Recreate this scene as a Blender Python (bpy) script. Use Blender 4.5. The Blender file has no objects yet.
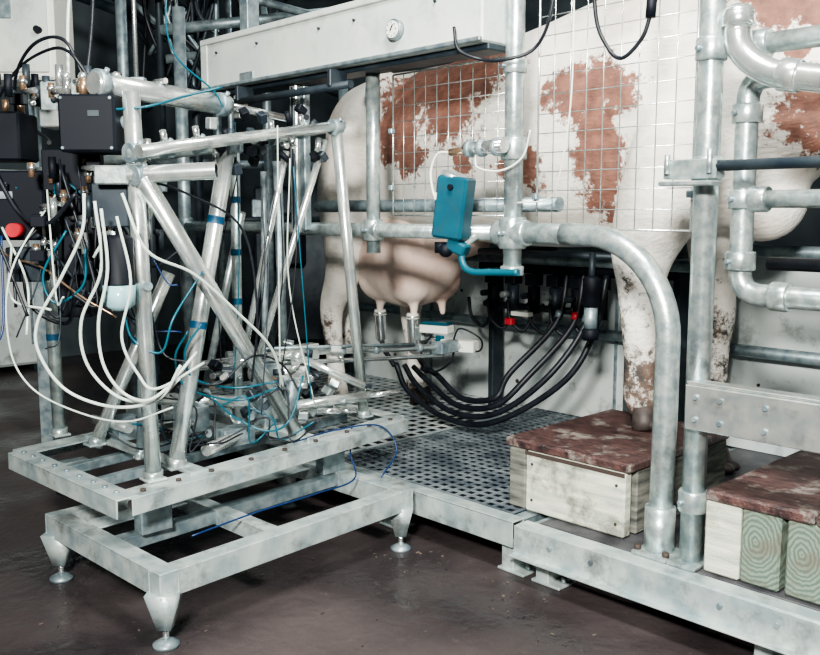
import bpy, bmesh, math, random
from mathutils import Vector, Matrix, Euler, noise
random.seed(7)
scene=bpy.context.scene
COL=scene.collection

# ------------------------------------------------------------------ materials
MATS={}
DIRT=(.06,.045,.04)
def mat(name,c1,c2=None,rough=.5,metal=0.,scale=12.,bump=0.,bscale=60.,detail=4,stretch=(1,1,1),spec=.5,contrast=(.35,.65),dirt=0.,dscale=5.,drange=(.52,.72),dcol=DIRT):
    m=bpy.data.materials.new(name);m.use_nodes=True
    nt=m.node_tree;b=nt.nodes['Principled BSDF']
    b.inputs['Roughness'].default_value=rough;b.inputs['Metallic'].default_value=metal
    b.inputs['Specular IOR Level'].default_value=spec
    b.inputs['Base Color'].default_value=(*c1,1)
    tc=nt.nodes.new('ShaderNodeTexCoord');mp=nt.nodes.new('ShaderNodeMapping')
    mp.inputs['Scale'].default_value=stretch
    nt.links.new(tc.outputs['Object'],mp.inputs['Vector'])
    col=None
    if c2 is not None:
        n=nt.nodes.new('ShaderNodeTexNoise');n.inputs['Scale'].default_value=scale;n.inputs['Detail'].default_value=detail
        r=nt.nodes.new('ShaderNodeValToRGB')
        r.color_ramp.elements[0].position=contrast[0];r.color_ramp.elements[1].position=contrast[1]
        r.color_ramp.elements[0].color=(*c1,1);r.color_ramp.elements[1].color=(*c2,1)
        nt.links.new(mp.outputs[0],n.inputs['Vector']);nt.links.new(n.outputs['Fac'],r.inputs[0]);col=r.outputs[0]
    if dirt>0:
        n=nt.nodes.new('ShaderNodeTexNoise');n.inputs['Scale'].default_value=dscale;n.inputs['Detail'].default_value=10;n.inputs['Roughness'].default_value=.7
        r=nt.nodes.new('ShaderNodeMapRange');r.inputs[1].default_value=drange[0];r.inputs[2].default_value=drange[1];r.inputs[3].default_value=0;r.inputs[4].default_value=dirt
        mx=nt.nodes.new('ShaderNodeMix');mx.data_type='RGBA'
        nt.links.new(tc.outputs['Object'],n.inputs['Vector']);nt.links.new(n.outputs['Fac'],r.inputs[0]);nt.links.new(r.outputs[0],mx.inputs[0])
        if col is not None: nt.links.new(col,mx.inputs[6])
        else: mx.inputs[6].default_value=(*c1,1)
        mx.inputs[7].default_value=(*dcol,1);col=mx.outputs[2]
    if col is not None: nt.links.new(col,b.inputs['Base Color'])
    if bump>0:
        n2=nt.nodes.new('ShaderNodeTexNoise');n2.inputs['Scale'].default_value=bscale;n2.inputs['Detail'].default_value=5
        bp=nt.nodes.new('ShaderNodeBump');bp.inputs['Strength'].default_value=bump;bp.inputs['Distance'].default_value=.01
        nt.links.new(mp.outputs[0],n2.inputs['Vector']);nt.links.new(n2.outputs['Fac'],bp.inputs['Height']);nt.links.new(bp.outputs[0],b.inputs['Normal'])
    MATS[name]=m
    return m
galv=mat('galvanised_steel',(.34,.43,.45),(.62,.69,.67),rough=.32,metal=.68,scale=38,bump=.1,dirt=.65,dscale=9,drange=(.52,.72))
galvd=mat('galvanised_dull',(.18,.25,.29),(.38,.46,.48),rough=.42,metal=.55,scale=26,bump=.1,dirt=.7,dscale=8)
alu=mat('brushed_aluminium',(.60,.68,.69),(.86,.89,.85),rough=.24,metal=.8,scale=24,bump=.05,dirt=.45,dscale=14,drange=(.55,.73))
flat=mat('galvanised_profile',(.31,.40,.42),(.56,.63,.61),rough=.42,metal=.35,scale=14,bump=.12,detail=8,dirt=.8,dscale=8,drange=(.50,.68),dcol=(.09,.085,.08))
paint=mat('painted_beam_cream',(.52,.58,.56),(.66,.70,.66),rough=.42,scale=4,detail=7,dirt=.35,dscale=6)
chrome=mat('chrome_steel',(.78,.82,.82),rough=.15,metal=.9)
black=mat('black_plastic',(.003,.005,.010),rough=.6,spec=.25)
rubber=mat('black_rubber',(.004,.006,.010),(.012,.015,.022),rough=.45,scale=20,spec=.4)
dark=mat('dark_metal',(.012,.022,.034),(.035,.048,.058),rough=.5,metal=.3)
white=mat('white_plastic',(.78,.80,.74),rough=.4)
hosew=mat('clear_white_hose',(.55,.63,.58),rough=.3)
cyan=mat('teal_hose',(.003,.085,.125),rough=.35)
blue=mat('blue_plastic',(.002,.055,.085),(.003,.085,.125),rough=.38,scale=8,dirt=.3,dscale=25)
bluecab=mat('blue_cable',(.004,.025,.10),rough=.4)
brass=mat('brass_fitting',(.45,.30,.20),rough=.3,metal=.8)
red=mat('red_plastic',(.40,.02,.03),rough=.4)
panelm=mat('painted_side_panel',(.48,.55,.56),(.66,.71,.69),rough=.45,scale=3,detail=8,dirt=.6,dscale=7,drange=(.54,.68))
rust=mat('rusty_bolt',(.05,.035,.03),rough=.7)
grate=mat('grating_steel',(.40,.47,.50),(.74,.79,.77),rough=.35,metal=.4,scale=5,dirt=.5,dscale=4,drange=(.52,.70),dcol=(.09,.09,.09))
grated=mat('worn_grating',(.12,.15,.18),(.34,.39,.42),rough=.4,metal=.4,scale=7,detail=6,contrast=(.40,.66))
deckm=mat('dirty_deck',(.03,.03,.038),(.10,.10,.11),rough=.55,metal=.3,scale=9,detail=8)
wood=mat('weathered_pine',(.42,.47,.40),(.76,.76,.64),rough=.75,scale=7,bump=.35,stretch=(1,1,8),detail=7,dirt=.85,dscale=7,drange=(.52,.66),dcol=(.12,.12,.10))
woodd=mat('stained_and_shaded_pine',(.05,.055,.05),(.22,.22,.19),rough=.8,scale=7,bump=.35,stretch=(1,1,8),detail=7)  # dark pine; on the crate's right side the tone paints in shadow
woodtop=mat('red_brown_board',(.028,.016,.018),(.105,.055,.050),rough=.45,scale=14,bump=.5,stretch=(2,8,2),detail=8,dirt=.8,dscale=10,drange=(.53,.64),dcol=(.30,.28,.25))
glass=mat('gauge_face',(.85,.86,.82),rough=.15)
cupm=mat('filter_bowl',(.30,.50,.54),rough=.15)
hoofm=mat('hoof_horn',(.02,.018,.018),(.07,.055,.05),rough=.6,scale=25)
eyem=mat('eye',(.01,.008,.006),rough=.1)
tape=mat('blue_tape',(.004,.060,.13),rough=.5)

def endgrain():
    m=bpy.data.materials.new('end_grain_wood');m.use_nodes=True;nt=m.node_tree;b=nt.nodes['Principled BSDF']
    b.inputs['Roughness'].default_value=.85
    tc=nt.nodes.new('ShaderNodeTexCoord');w=nt.nodes.new('ShaderNodeTexWave')
    mp=nt.nodes.new('ShaderNodeMapping');mp.inputs['Location'].default_value=(.012,0,-.018);mp.inputs['Scale'].default_value=(1.15,1,.9)
    w.wave_type='RINGS';w.rings_direction='Y';w.inputs['Scale'].default_value=26;w.inputs['Distortion'].default_value=7
    w.inputs['Detail'].default_value=5;w.inputs['Detail Scale'].default_value=.9;w.inputs['Detail Roughness'].default_value=.6
    r=nt.nodes.new('ShaderNodeValToRGB');r.color_ramp.elements[0].color=(.085,.125,.10,1);r.color_ramp.elements[1].color=(.19,.25,.20,1)
    n=nt.nodes.new('ShaderNodeTexNoise');n.inputs['Scale'].default_value=18;n.inputs['Detail'].default_value=7
    mr=nt.nodes.new('ShaderNodeMapRange');mr.inputs[1].default_value=.45;mr.inputs[2].default_value=.7;mr.inputs[4].default_value=.8
    mx=nt.nodes.new('ShaderNodeMix');mx.data_type='RGBA';mx.inputs[7].default_value=(.12,.10,.075,1)
    L=nt.links
    L.new(tc.outputs['Object'],mp.inputs[0]);L.new(mp.outputs[0],w.inputs['Vector']);L.new(w.outputs['Fac'],r.inputs[0])
    L.new(tc.outputs['Object'],n.inputs['Vector']);L.new(n.outputs['Fac'],mr.inputs[0]);L.new(mr.outputs[0],mx.inputs[0]);L.new(r.outputs[0],mx.inputs[6]);L.new(mx.outputs[2],b.inputs['Base Color'])
    return m
grain=endgrain()

# ------------------------------------------------------------------ builder
def V(R,D,z): # horizontal axes turned 46.3 degrees: R across the robot front, D away
    return Vector((R*.691-D*.723,R*.723+D*.691,z))
def catmull(pts,n=8):
    P=[Vector(p) for p in pts]
    if len(P)<3: return P
    P=[P[0]*2-P[1]]+P+[P[-1]*2-P[-2]]
    out=[]
    for i in range(1,len(P)-2):
        a,b,c,d=P[i-1:i+3]
        for k in range(n):
            t=k/n
            out.append(.5*((2*b)+(c-a)*t+(2*a-5*b+4*c-d)*t*t+(3*b-a-3*c+d)*t**3))
    out.append(P[-2]);return out
class B:
    def __init__(s,name):
        s.name=name;s.bm=bmesh.new();s.mats=[]
    def mi(s,m):
        if m not in s.mats:s.mats.append(m)
        return s.mats.index(m)
    def tube(s,pts,r,m,seg=14,caps=True):
        pts=[Vector(p) for p in pts];n=len(pts);idx=s.mi(m)
        rs=r if isinstance(r,(list,tuple)) else [r]*n
        t0=(pts[1]-pts[0]).normalized()
        up=Vector((0,0,1)) if abs(t0.z)<.9 else Vector((1,0,0))
        nrm=t0.cross(up).normalized();rings=[];tp=t0
        for i in range(n):
            if i==0:t=t0
            elif i==n-1:t=(pts[i]-pts[i-1]).normalized()
            else:
                t=(pts[i+1]-pts[i-1])
                t=t.normalized() if t.length>1e-9 else tp
            q=tp.rotation_difference(t);nrm=(q@nrm);nrm=(nrm-t*nrm.dot(t)).normalized();tp=t
            bn=t.cross(nrm)
            ring=[s.bm.verts.new(pts[i]+(nrm*math.cos(a)+bn*math.sin(a))*rs[i]) for a in [2*math.pi*k/seg for k in range(seg)]]
            rings.append(ring)
        for i in range(n-1):
            for k in range(seg):
                f=s.bm.faces.new((rings[i][k],rings[i][(k+1)%seg],rings[i+1][(k+1)%seg],rings[i+1][k]));f.smooth=True;f.material_index=idx
        if caps:
            f=s.bm.faces.new(rings[0][::-1]);f.material_index=idx
            f=s.bm.faces.new(rings[-1]);f.material_index=idx
    def cable(s,pts,r,m,seg=8,n=8): s.tube(catmull(pts,n),r,m,seg)
    def cyl(s,p0,p1,r,m,seg=18,r2=None): s.tube([p0,p1],[r,r if r2 is None else r2],m,seg)
    def pipe(s,p0,p1,r,m,t=.004,seg=18): # open ended
        p0=Vector(p0);p1=Vector(p1)
        s.tube([p0,p1],r,m,seg,caps=False)
        s.tube([p1,p0],r-t,dark,seg,caps=False)
        d=(p1-p0).normalized()
        up=Vector((0,0,1)) if abs(d.z)<.9 else Vector((1,0,0));a1=d.cross(up).normalized();a2=d.cross(a1);idx=s.mi(m)
        for p in (p0,p1):
            o=[s.bm.verts.new(p+(a1*math.cos(2*math.pi*k/seg)+a2*math.sin(2*math.pi*k/seg))*r) for k in range(seg)]
            i_=[s.bm.verts.new(p+(a1*math.cos(2*math.pi*k/seg)+a2*math.sin(2*math.pi*k/seg))*(r-t)) for k in range(seg)]
            for k in range(seg):
                f=s.bm.faces.new((o[k],o[(k+1)%seg],i_[(k+1)%seg],i_[k]));f.material_index=idx
    def box(s,c,size,m,rot=None,bev=.003):
        idx=s.mi(m);M=Matrix.Translation(Vector(c))
        if rot is not None:
            M=M@(rot if isinstance(rot,Matrix) else Euler(rot).to_matrix().to_4x4())
        M=M@Matrix.Diagonal((size[0],size[1],size[2],1))
        r=bmesh.ops.create_cube(s.bm,size=1,matrix=M)
        fs=set()
        for v in r['verts']:
            for f in v.link_faces:fs.add(f)
        for f in fs:f.material_index=idx
        if bev>0:
            es=set(e for f in fs for e in f.edges)
            rb=bmesh.ops.bevel(s.bm,geom=list(es),offset=min(bev,min(size)*.3),segments=1,affect='EDGES')
            for f in rb['faces']:f.material_index=idx
    def bar(s,p0,p1,w,h,m,bev=.002,off=(0,0,0)): # w horizontal, h vertical
        p0=Vector(p0);p1=Vector(p1);d=p1-p0;L=d.length;x=d.normalized()
        up=Vector((0,0,1)) if abs(x.z)<.95 else Vector((0,1,0))
        y=up.cross(x).normalized();z=x.cross(y)
        R=Matrix((x,y,z)).transposed().to_4x4()
        c=(p0+p1)/2+x*off[0]+y*off[1]+z*off[2]
        s.box(c,(L,w,h),m,R,bev)
    def angle(s,p0,p1,w,h,m,t=.006,side=1):
        s.bar(p0,p1,w,t,m,off=(0,0,-t/2));s.bar(p0,p1,t,h,m,off=(0,side*(w/2-t/2),-h/2-.0005))
    def channel(s,p0,p1,w,h,m,t=.006):
        s.bar(p0,p1,w,t,m,off=(0,0,-t/2))
        for sd in (1,-1): s.bar(p0,p1,t,h,m,off=(0,sd*(w/2-t/2),-h/2-.0005))
    def sphere(s,c,r,m,sc=(1,1,1),u=16,v=12,rot=None):
        idx=s.mi(m);M=Matrix.Translation(Vector(c))
        if rot is not None:M=M@Euler(rot).to_matrix().to_4x4()
        M=M@Matrix.Diagonal((r*sc[0],r*sc[1],r*sc[2],1))
        q=bmesh.ops.create_uvsphere(s.bm,u_segments=u,v_segments=v,radius=1,matrix=M)
        for vv in q['verts']:
            for f in vv.link_faces:f.material_index=idx;f.smooth=True
    def collar(s,p,axis,r,m,w=.03,bolt=True):
        p=Vector(p);a=Vector(axis).normalized()
        s.tube([p-a*w/2,p-a*w*.42,p+a*w*.42,p+a*w/2],[r*.93,r,r,r*.93],m,18)
        if bolt:
            q=Vector((-.3,-.95,0)) if abs(a.y)<.8 else Vector((.7,0,.7))
            q=(q-a*q.dot(a)).normalized()
            s.cyl(p+q*r*.8,p+q*(r+.012),.007,galvd,6)
    def done(s,parent=None):
        me=bpy.data.meshes.new(s.name)
        s.bm.to_mesh(me);s.bm.free()
        for m in s.mats:me.materials.append(m)
        o=bpy.data.objects.new(s.name,me);COL.objects.link(o)
        if parent is not None:o.parent=parent
        return o
def empty(name):
    e=bpy.data.objects.new(name,None);e.empty_display_size=.1;COL.objects.link(e);return e

# ------------------------------------------------------------------ room
floorm=mat('wet_concrete_floor',(.018,.015,.018),(.078,.062,.062),rough=.42,scale=1.6,bump=.5,bscale=26,detail=12,contrast=(.32,.72),dirt=.5,dscale=20,drange=(.60,.74),dcol=(.13,.11,.10))
nt=floorm.node_tree
nz=nt.nodes.new('ShaderNodeTexNoise');nz.inputs['Scale'].default_value=1.6;nz.inputs['Detail'].default_value=8
mr=nt.nodes.new('ShaderNodeMapRange');mr.inputs[1].default_value=.4;mr.inputs[2].default_value=.6;mr.inputs[3].default_value=.22;mr.inputs[4].default_value=.6
nt.links.new(nt.nodes['Texture Coordinate'].outputs['Object'],nz.inputs['Vector']);nt.links.new(nz.outputs['Fac'],mr.inputs[0]);nt.links.new(mr.outputs[0],nt.nodes['Principled BSDF'].inputs['Roughness'])
wallm=mat('dark_painted_wall',(.028,.042,.052),(.07,.09,.10),rough=.7,scale=3,detail=8)
ceilm=mat('ceiling_boards',(.05,.055,.06),(.09,.10,.10),rough=.8,scale=4)
def slab(n,c,s,m):
    b=B(n);b.box((0,0,0),s,m,bev=0);o=b.done();o.location=c;return o
slab('floor',(-2,1.7,-.05),(10.4,9.2,.1),floorm)
slab('ceiling',(-2,1.7,3.45),(10.4,9.2,.1),ceilm)
slab('wall_left',(-7.15,1.7,1.7),(.1,9.2,3.4),wallm)
slab('wall_right',(3.15,1.7,1.7),(.1,9.2,3.4),wallm)
slab('wall_back',(-2,6.25,1.7),(10.2,.1,3.4),wallm)
slab('wall_front',(-2,-2.85,1.7),(10.2,.1,3.4),wallm)
b=B('floor_debris');random.seed(31)
strawm=mat('straw_bits',(.07,.055,.045),(.16,.13,.10),rough=.9,scale=30)
for i in range(150):
    x=random.uniform(-2.6,-.6);y=random.uniform(.8,2.0)
    if i%3==0: x=random.uniform(-2.3,-1.5);y=random.uniform(1.9,2.1)
    s_=random.uniform(.0015,.004);b.box((x,y,.002),(s_*random.uniform(1,5),s_,.003),random.choice([strawm,rust,deckm]),(0,0,random.random()*3),bev=0)
b.done()

# ------------------------------------------------------------------ platform
PF=empty('stall_platform')
b=B('platform_frame')
x0,x1,y0,y1=-4.4,.5,2.13,3.62
b.channel((x0,y0+.03,.179),(-1.76,y0+.03,.179),.06,.085,flat)
b.channel((-1.74,y0+.02,.179),(x1,y0+.02,.179),.06,.085,flat)
b.bar((-1.74,y0-.014,.133),(x1,y0-.014,.133),.006,.09,flat)
b.bar((-1.74,y0-.03,.088),(x1,y0-.03,.088),.035,.006,flat)
b.channel((x0,y1-.03,.179),(x1,y1-.03,.179),.06,.085,flat)
for x in (x0+.03,-3.3,-2.75,-1.79,-1.70,-.7,x1-.03):
    b.channel((x,y0+.06,.172),(x,y1-.06,.172),.05,.08,galvd)
for x in (-4.3,-3.3,-2.38,-1.8,-1.66,-.95,.4):
    for y in (y0+.06,y1-.06):
        b.box((x,y,.055),(.05,.07,.11),flat)
        b.box((x+.02,y,.005),(.11,.09,.01),flat)
        b.cyl((x+.06,y,.01),(x+.06,y,.03),.009,galv,6)
for x in (-1.6,-1.45,-1.05,-.9,-.75):
    b.cyl((x,y0-.017,.14),(x,y0-.024,.14),.008,galvd,8)
b.done(PF)
b=B('grating')
def grid(xa,xb,ya,yb,sp,m,z=.180,h=.022,t=.006):
    n=int((xb-xa)/sp)
    for i in range(n+1):
        x=xa+i*(xb-xa)/n;b.box((x,(ya+yb)/2,z-h/2),(t,yb-ya,h),m,bev=0)
    n=int((yb-ya)/sp)
    for i in range(n+1):
        y=ya+i*(yb-ya)/n;b.box(((xa+xb)/2,y,z-h/2-.0004),(xb-xa,t,h),m,bev=0)
grid(-4.36,-2.77,2.2,3.56,.062,grate,h=.006,t=.010)
grid(-2.73,-1.82,2.2,3.56,.042,grated,h=.005,t=.009)
b.done(PF)
b=B('drip_tray')
b.box((-3.05,2.88,.05),(2.4,1.3,.01),dark)
b.done(PF)
b=B('deck_plate')
b.box((-.6,2.9,.174),(2.2,1.42,.008),deckm)
b.done(PF)

# ------------------------------------------------------------------ wooden crates
b=B('wooden_crate')
b.box((-1.66,2.565,.395),(.48,.62,.03),woodtop,bev=.006)
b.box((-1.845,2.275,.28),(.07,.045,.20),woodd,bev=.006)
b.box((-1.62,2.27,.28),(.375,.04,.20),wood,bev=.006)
b.box((-1.445,2.59,.28),(.035,.56,.20),woodd,bev=.005)  # right side board: shadow put into the colour with the dark pine
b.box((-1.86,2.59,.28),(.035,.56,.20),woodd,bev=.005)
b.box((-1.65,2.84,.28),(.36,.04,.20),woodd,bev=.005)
for x in (-1.78,-1.46):
    for z in (.22,.34): b.cyl((x,2.252,z),(x,2.247,z),.005,rust,8)
b.box((-1.62,2.248,.375),(.375,.004,.012),rust,bev=0)
b.done()
b=B('wooden_crate')
for i,(xa,xb) in enumerate(((-1.15,-.86),(-.855,-.56))):
    b.box(((xa+xb)/2,2.56,.395),(xb-xa,.72,.03),woodtop,bev=.006)
b.box((-1.10,2.235,.28),(.10,.06,.2),wood,bev=.005)
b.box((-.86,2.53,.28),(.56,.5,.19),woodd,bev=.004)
crx=b.done()
for i,x in enumerate((-.995,-.875)):
    g=B('timber_end');g.box((0,0,0),(.105,.06,.2),grain,bev=.006);o=g.done();o.location=(x,2.235,.28);o.parent=crx
g=B('timber_post');g.box((0,0,0),(.08,.06,.2),wood,bev=.005);o=g.done();o.location=(-.775,2.235,.28);o.parent=crx

# ------------------------------------------------------------------ railings
YF=2.23
b=B('stall_railing')
b.cyl((-3.9,YF,1.085),(-1.9,YF,1.085),.026,galv)
b.cyl((-1.82,YF,1.085),(-1.6,YF,1.085),.033,galv)
arc=[(-1.66,YF,1.085),(-1.60,YF,1.084)]
for k in range(1,15):
    a=math.radians(90-k*6.43);arc.append((-1.58+.285*math.cos(a),YF,.80+.285*math.sin(a)))
arc+=[(-1.295,YF,.6),(-1.30,YF,.19)]
b.tube(arc,.034,galv,20)
b.cyl((-1.30,YF,.18),(-1.30,YF,.32),.043,galv);b.box((-1.30,YF-.005,.186),(.11,.11,.012),galv)
b.cyl((-1.345,YF-.04,.19),(-1.345,YF-.04,.205),.01,rust,6);b.cyl((-1.255,YF-.04,.19),(-1.255,YF-.04,.205),.01,rust,6)
b.cyl((-1.20,YF,.18),(-1.20,YF,2.6),.032,galv)
b.box((-1.20,YF-.005,.186),(.085,.11,.012),galv)
for z in (1.57,1.265,.36): b.collar((-1.20,YF,z),(0,0,1),.041,galv,.06)
b.cyl((-1.86,YF,.95),(-1.86,YF,2.1),.030,galv)
b.collar((-1.86,YF,1.085),(0,0,1),.045,galv,.10);b.collar((-1.86,YF,1.085),(1,0,0),.042,galv,.13)
b.collar((-1.86,YF,.965),(0,0,1),.038,galv,.03);b.collar((-1.86,YF,1.35),(0,0,1),.042,galv,.07);b.collar((-1.86,YF,1.6),(0,0,1),.038,galv,.04)
b.cyl((-2.53,YF,1.0),(-2.53,YF,1.66),.026,galv)
b.collar((-2.53,YF,1.085),(0,0,1),.037,galv,.08);b.collar((-2.53,YF,1.085),(1,0,0),.035,galv,.08)
b.cyl((-2.95,YF+.07,1.175),(-1.73,YF+.07,1.175),.024,galvd)
b.cyl((-3.9,YF,.18),(-3.9,YF,2.1),.03,galvd);b.collar((-3.9,YF,1.085),(0,0,1),.04,galvd,.08)
for z in (.60,1.0): b.cyl((-4.3,3.44,z),(.4,3.44,z),.024,galvd)
for x in (-4.2,-2.2,-.4): b.cyl((x,3.47,.18),(x,3.47,1.9),.028,galvd)
b.cyl((-4.3,3.44,1.5),(.4,3.44,1.5),.024,galvd)
b.done()
b=B('overhead_beam')
BX0,BX1=-3.52,-1.90;bc=(BX0+BX1)/2;bl=BX1-BX0
b.box((bc,2.19,1.77),(bl,.14,.20),paint,bev=.006)
b.box((bc,2.117,1.872),(bl,.014,.024),paint);b.box((bc,2.115,1.678),(bl,.016,.014),galvd)
b.box((bc,2.20,1.66),(bl,.10,.02),dark)
b.box((-3.50,2.19,1.77),(.05,.15,.205),paint)
for x in (-3.4,-3.1,-2.7,-2.5,-2.1,-1.95):b.cyl((x,2.12,1.82),(x,2.112,1.82),.005,dark,8)
b.box((-3.18,2.12,1.70),(.10,.008,.035),galvd)
b.cyl((-2.28,2.12,1.755),(-2.28,2.098,1.755),.034,galvd,24);b.cyl((-2.28,2.1,1.755),(-2.28,2.094,1.755),.028,glass,24)
b.box((-2.28,2.092,1.76),(.004,.002,.024),black,(0,.6,0),bev=0)
for k in range(8):
    a=k*math.pi/4;b.box((-2.28+.022*math.cos(a),2.092,1.755+.022*math.sin(a)),(.003,.002,.003),black,bev=0)
b.box((-2.95,2.2,1.36),(.045,.045,.58),alu,bev=.004)
b.box((-2.95,2.176,1.36),(.01,.004,.56),dark,bev=0);b.box((-2.90,2.2,1.36),(.03,.03,.56),galvd)
b.box((-3.35,2.2,1.60),(.045,.045,.1),alu)
for x in (-3.3,-2.0):b.box((x,2.22,2.6),(.06,.06,1.55),galvd)
b.cyl((-3.3,2.10,1.60),(-2.5,2.10,1.60),.014,dark)
for x in (-3.2,-2.6):b.box((x,2.12,1.63),(.02,.08,.06),dark)
b.done()

def wire_panel(xa,xb,za,zb,y,sp):
    p=B('wire_mesh_panel')
    n=int(round((xb-xa)/sp))
    for i in range(n+1):
        x=xa+(xb-xa)*i/n;p.tube([(x,y,za),(x,y,zb)],.0017 if 0<i<n else .0035,alu,6)
    n=int(round((zb-za)/sp))
    for i in range(n+1):
        z=za+(zb-za)*i/n;p.tube([(xa,y+.003,z),(xb,y+.003,z)],.0017 if 0<i<n else .0035,alu,6)
    for x in (xa,xb):
        for z in (za+.1,zb-.2): p.box((x,y-.008,z),(.02,.02,.02),galvd)
    return p.done()
wire_panel(-2.47,-1.91,1.14,1.645,2.275,.055)
wire_panel(-1.80,-1.265,1.10,2.1,2.275,.0595)

# ------------------------------------------------------------------ right hand pipework
b=B('galvanised_pipework')
Y=2.33
def bend(c,p0,p1,n=7):
    p0=Vector(p0);p1=Vector(p1);c=Vector(c);o=[]
    for i in range(n+1):
        t=i/n;o.append((1-t)**2*p0+2*t*(1-t)*c+t*t*p1)
    return o
b.tube([(-1.0,Y,1.50)]+bend((-1.145,Y,1.50),(-1.09,Y,1.50),(-1.145,Y,1.44))+bend((-1.145,Y,.93),(-1.145,Y,1.0),(-1.08,Y,.93))+[(-.4,Y,.93)],.030,galv,18)
b.tube([(-.4,Y-.10,1.36),(-.93,Y-.10,1.47)]+bend((-1.13,Y-.10,1.535),(-1.03,Y-.10,1.49),(-1.13,Y-.10,1.60))+[(-1.13,Y-.10,1.625)],.034,alu,18)
b.collar((-1.13,Y-.10,1.635),(0,0,1),.041,alu,.035,False)
b.sphere((-1.13,Y-.10,1.65),.040,alu,(1,1,.6))
b.collar((-.99,Y-.10,1.482),(1,0,-.22),.041,alu,.05,False)
b.cyl((-1.2,Y,1.585),(-.4,Y,1.585),.027,galv);b.cyl((-1.145,Y,1.185),(-.4,Y,1.185),.024,galv)
for z in (1.41,1.185,1.02): b.collar((-1.145,Y,z),(0,0,1),.040,galv,.05)
b.collar((-1.04,Y,1.5),(1,0,0),.037,galv,.03,False);b.collar((-1.03,Y,.93),(1,0,0),.039,galv,.05,False)
b.collar((-1.1,Y,1.185),(1,0,0),.035,galv,.05,False);b.collar((-1.12,Y,1.585),(1,0,0),.038,galv,.06)
b.cyl((-1.22,2.17,1.268),(-.4,2.17,1.268),.014,dark);
b.box((-1.21,2.18,1.262),(.15,.05,.05),galv);b.box((-1.21,2.16,1.225),(.15,.06,.012),galv)
b.cyl((-1.27,2.15,1.25),(-1.27,2.15,1.30),.008,galv,8);b.cyl((-1.15,2.15,1.25),(-1.15,2.15,1.31),.008,galv,8)
b.cyl((-1.2,2.62,1.0),(-.4,2.62,1.0),.020,rubber);b.sphere((-.97,2.58,1.03),.036,black)
b.cyl((-.4,Y,.18),(-.4,Y,2.3),.032,galv)
b.done()
b=B('steel_kick_plate')
b.box((-.83,2.175,.635),(.74,.02,.12),alu,bev=.003)
b.box((-.83,2.195,.70),(.74,.05,.008),alu)
for x in (-1.17,-1.1,-.98,-.72):
    for z in (.605,.665):b.cyl((x,2.166,z),(x,2.158,z),.007,galvd,8)
b.done()

# far side panel
b=B('stall_side_panel')
b.box((-2.0,3.52,.58),(4.6,.02,.80),panelm,bev=0)
random.seed(21)
for i in range(46):
    x=-4.2+random.random()*4.3;z=random.choice([.32,.45,.62,.72])+random.uniform(-.03,.03)
    b.cyl((x,3.512,z),(x,3.505,z),random.uniform(.005,.011),rust,8)
for x in (-3.5,-2.3,-1.3,-.3): b.box((x,3.505,.58),(.012,.012,.80),galvd,bev=0)
b.done()

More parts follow.
